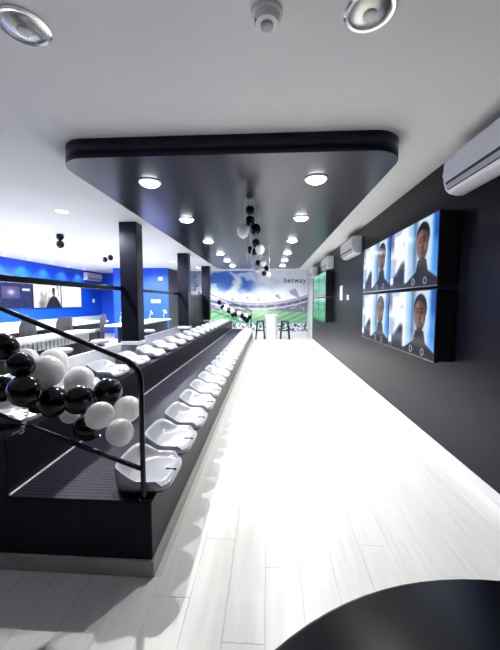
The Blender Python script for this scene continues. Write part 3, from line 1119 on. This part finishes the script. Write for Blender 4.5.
def wall_screen(y0, y1, z0, z1, fn, label, m='screen_white', nu=60, nv=40):
    t = thing('wall_screen', label, 'screen', (XL, (y0 + y1) / 2, (z0 + z1) / 2))
    hw, hh = (y1 - y0) / 2 - 0.01, (z1 - z0) / 2
    obj('bezel', box(0.0, 0.07, -hw, hw, -hh, hh, 0.005, 1), 'tv_black', t)
    print_grid('screen', nu, nv, lambda u, v: (0.0715, -hw + 0.02 + u * (2 * hw - 0.04), -hh + 0.025 + v * (2 * hh - 0.05)), fn, m, t)


wall_screen(9.05, 10.86, 1.36, 2.38, data_screen, 'dark wall screen full of small coloured data rows')
wall_screen(10.86, 12.40, 1.34, 2.38, talk_screen, 'wall screen showing a dark-suited figure on white')
wall_screen(12.40, 13.80, 1.32, 2.38, blank_screen, 'blank bright white wall screen on the blue wall')
wall_screen(7.2, 9.05, 1.36, 2.38, data_screen, 'dark wall screen of data rows farthest from the corner')


# ------------------------------------------------------------------ side room counters and stools
def counter(x0, x1, y0, y1, h, label, slats=False):
    t = thing('counter', label, 'counter', ((x0 + x1) / 2, (y0 + y1) / 2, 0))
    hx, hy = (x1 - x0) / 2, (y1 - y0) / 2
    obj('worktop', prism(rrect(-hx, hx, -hy, hy, min(0.18, hx * 0.8), 6), 'z', h - 0.045, h), 'table_white', t)
    obj('front_panel', box(hx - 0.16, hx - 0.12, -hy + 0.2, hy - 0.2, 0.0, h - 0.045), 'stool_black', t)
    for yy in (-hy + 0.15, hy - 0.15):
        obj('leg', box(-0.04, 0.04, yy - 0.04, yy + 0.04, 0, h - 0.045, 0.004, 1), 'stool_black', t)
    if slats:
        yy = -hy + 0.2
        while yy < hy - 0.25:
            obj('slat', box(hx - 0.115, hx - 0.095, yy, yy + 0.075, h - 0.22, h - 0.046), 'table_white', t) if False else slat_copy(t, hx, yy, h)
            yy += 0.105
    return t


slat_me = {}


def slat_copy(t, hx, yy, h):
    if 'm' not in slat_me:
        bm = box(-0.01, 0.01, 0, 0.075, -0.17, 0, 0.003, 1)
        bmesh.ops.recalc_face_normals(bm, faces=bm.faces)
        me = bpy.data.meshes.new('slat')
        bm.to_mesh(me)
        bm.free()
        me.materials.append(MATS['table_white'])
        slat_me['m'] = me
    return link_mesh('slat', slat_me['m'], None, t, (hx - 0.105, yy, h - 0.046))


counter(-6.35, -5.40, 4.2, 10.6, 0.95, 'long white counter under the wall screens in the side room')
counter(-4.35, -3.83, 3.2, 6.95, 0.95, 'white counter with a slatted front behind the upper tier', True)
counter(-4.45, -3.62, 8.25, 11.85, 0.95, 'white counter before the blue block with small stands on it')


def bar_stool(loc, rz, back, label, group):
    t = thing('bar_stool', label, 'stool', loc, rz, group)
    obj('base', lathe([(0.20, 0), (0.20, 0.012), (0.05, 0.035), (0.03, 0.06)], 20), 'chrome', t)
    obj('stem', lathe([(0.024, 0.05), (0.024, 0.72)], 14), 'stool_black', t)
    obj('foot_ring', tube([(0.13 * math.cos(a), 0.13 * math.sin(a), 0.28) for a in [2 * math.pi * k / 20 for k in range(21)]], 0.01, 6), 'chrome', t)
    obj('seat', lathe([(0.03, 0.71), (0.15, 0.725), (0.185, 0.755), (0.18, 0.785), (0.14, 0.80), (0, 0.795)], 22), 'stool_grey' if back else 'seat_plastic', t, smooth=True)
    if back:
        bm = bmesh.new()
        n_ = 10
        A = []
        for zz, f in ((0.78, 0.92), (0.92, 1.0), (1.08, 1.03), (1.22, 0.98)):
            spread = 1.15 if zz < 1.2 else 0.9
            A.append([(0.19 * f * math.cos(math.pi + spread * (2 * k / n_ - 1)), 0.21 * f * math.sin(math.pi + spread * (2 * k / n_ - 1)), zz) for k in range(n_ + 1)])
        inn = [[bm.verts.new(p) for p in row] for row in A]
        out = [[bm.verts.new((p[0] * 1.13, p[1] * 1.13, p[2])) for p in row] for row in A]
        for S in (inn, out):
            for r0, r1 in zip(S, S[1:]):
                for k in range(n_):
                    bm.faces.new((r0[k], r0[k + 1], r1[k + 1], r1[k]))
        for k in range(n_):
            bm.faces.new((inn[0][k], inn[0][k + 1], out[0][k + 1], out[0][k]))
            bm.faces.new((inn[-1][k], inn[-1][k + 1], out[-1][k + 1], out[-1][k]))
        for k in (0, n_):
            for j in range(3):
                bm.faces.new((inn[j][k], inn[j + 1][k], out[j + 1][k], out[j][k]))
        obj('backrest', bm, 'stool_grey', t, smooth=True)
    return t


gs = 'grey bar stools of the side room'
s0 = bar_stool((-4.92, 6.1, 0), math.pi, True, 'grey bar stool with a curved back between counters, facing the data screen', gs)
copy_tree(s0, (-4.92, 7.3, 0), math.pi - 0.3, 'grey bar stool with a curved back before the screen with a figure', gs)
copy_tree(s0, (-4.90, 8.9, 0), math.pi + 0.3, 'grey bar stool with a curved back at the rounded end of the long counter', gs)
gs2 = 'backless stools at the slatted counter'
s1 = bar_stool((-3.47, 5.1, 0), 0, False, 'backless stool with pale round seat at the middle of the slatted counter', gs2)
copy_tree(s1, (-3.47, 6.35, 0), 0, 'backless stool with pale round seat at the rounded end of the slatted counter', gs2)
copy_tree(s1, (-3.36, 8.75, 0), 0, 'backless stool with pale round seat before the counter with small stands', gs2)


def desk_stand(loc, rz, label):
    t = thing('tablet_stand', label, 'stand', loc, rz, 'small stands on the counter')
    obj('base', lathe([(0.07, 0), (0.07, 0.012), (0.02, 0.02)], 18), 'chrome', t)
    obj('stem', tube([(0, 0, 0.01), (0, 0, 0.16), (0.02, 0, 0.22), (0.05, 0, 0.25)], 0.014, 8), 'ac_grey', t, smooth=True)
    o = obj('tablet', box(-0.012, 0.012, -0.10, 0.10, -0.07, 0.07, 0.005, 1), 'ac_grey', t, (0.06, 0, 0.27))
    o.rotation_euler = (0, -0.5, 0)
    return t


desk_stand((-4.22, 8.85, 0.95), 0.6, 'small grey stand on the counter end, left of the near column')
desk_stand((-4.00, 10.55, 0.95), 0.2, 'small grey stand on the counter under the socket plates')
desk_stand((-3.86, 11.55, 0.95), -0.2, 'small grey stand on the counter next to the dark block side')

# ------------------------------------------------------------------ far end: white barrel table and two stools
t = thing('bar_table', 'white round pedestal table in front of the mural', 'table', (0.14, 13.62, 0))
obj('body', lathe([(0.25, 0.0), (0.26, 0.02), (0.235, 0.5), (0.26, 0.98)], 28), 'table_white', t, smooth=True)
obj('top', lathe([(0.29, 0.98), (0.30, 0.99), (0.30, 1.02), (0.29, 1.03)], 28), 'table_white', t)


def black_stool(loc, rz, label):
    t = thing('black_stool', label, 'stool', loc, rz, 'black stools by the mural')
    obj('seat', box(-0.155, 0.155, -0.155, 0.155, 0.74, 0.785, 0.012, 2), 'stool_black', t)
    for sx in (-1, 1):
        for sy in (-1, 1):
            obj('leg', tube([(sx * 0.125, sy * 0.125, 0.75), (sx * 0.19, sy * 0.19, 0.0)], 0.032, 8), 'stool_black', t)
    for sx in (-1, 1):
        obj('stretcher', tube([(sx * 0.165, -0.165, 0.28), (sx * 0.165, 0.165, 0.28)], 0.013, 6), 'stool_black', t)
        obj('stretcher', tube([(-0.165, sx * 0.165, 0.36), (0.165, sx * 0.165, 0.36)], 0.013, 6), 'stool_black', t)


black_stool((-0.34, 13.6, 0), 0.0, 'black four-legged bar stool between garland and white round table')
black_stool((0.71, 13.6, 0), 0.0, 'black four-legged bar stool between white round table and grey wall end')

# ------------------------------------------------------------------ foreground table
t = thing('round_table', 'big black round table with a glossy top near the entrance', 'table', (0.414, -0.019, 0))
R_ = 0.622
obj('table_top', lathe([(R_ - 0.012, 1.012), (R_ - 0.002, 1.018), (R_, 1.030), (R_ - 0.002, 1.044), (R_ - 0.010, 1.050), (0, 1.050)], 96, cap=False), 'table_black', t, smooth=True)
obj('under_frame', lathe([(0.0, 1.0), (R_ - 0.03, 1.0), (R_ - 0.012, 1.012)], 48, cap=False), 'table_black', t)
obj('pedestal', lathe([(0.045, 0.03), (0.045, 1.0)], 20), 'stool_black', t, smooth=True)
obj('foot', lathe([(0.30, 0), (0.30, 0.012), (0.08, 0.03), (0.045, 0.05)], 32), 'stool_black', t, smooth=True)
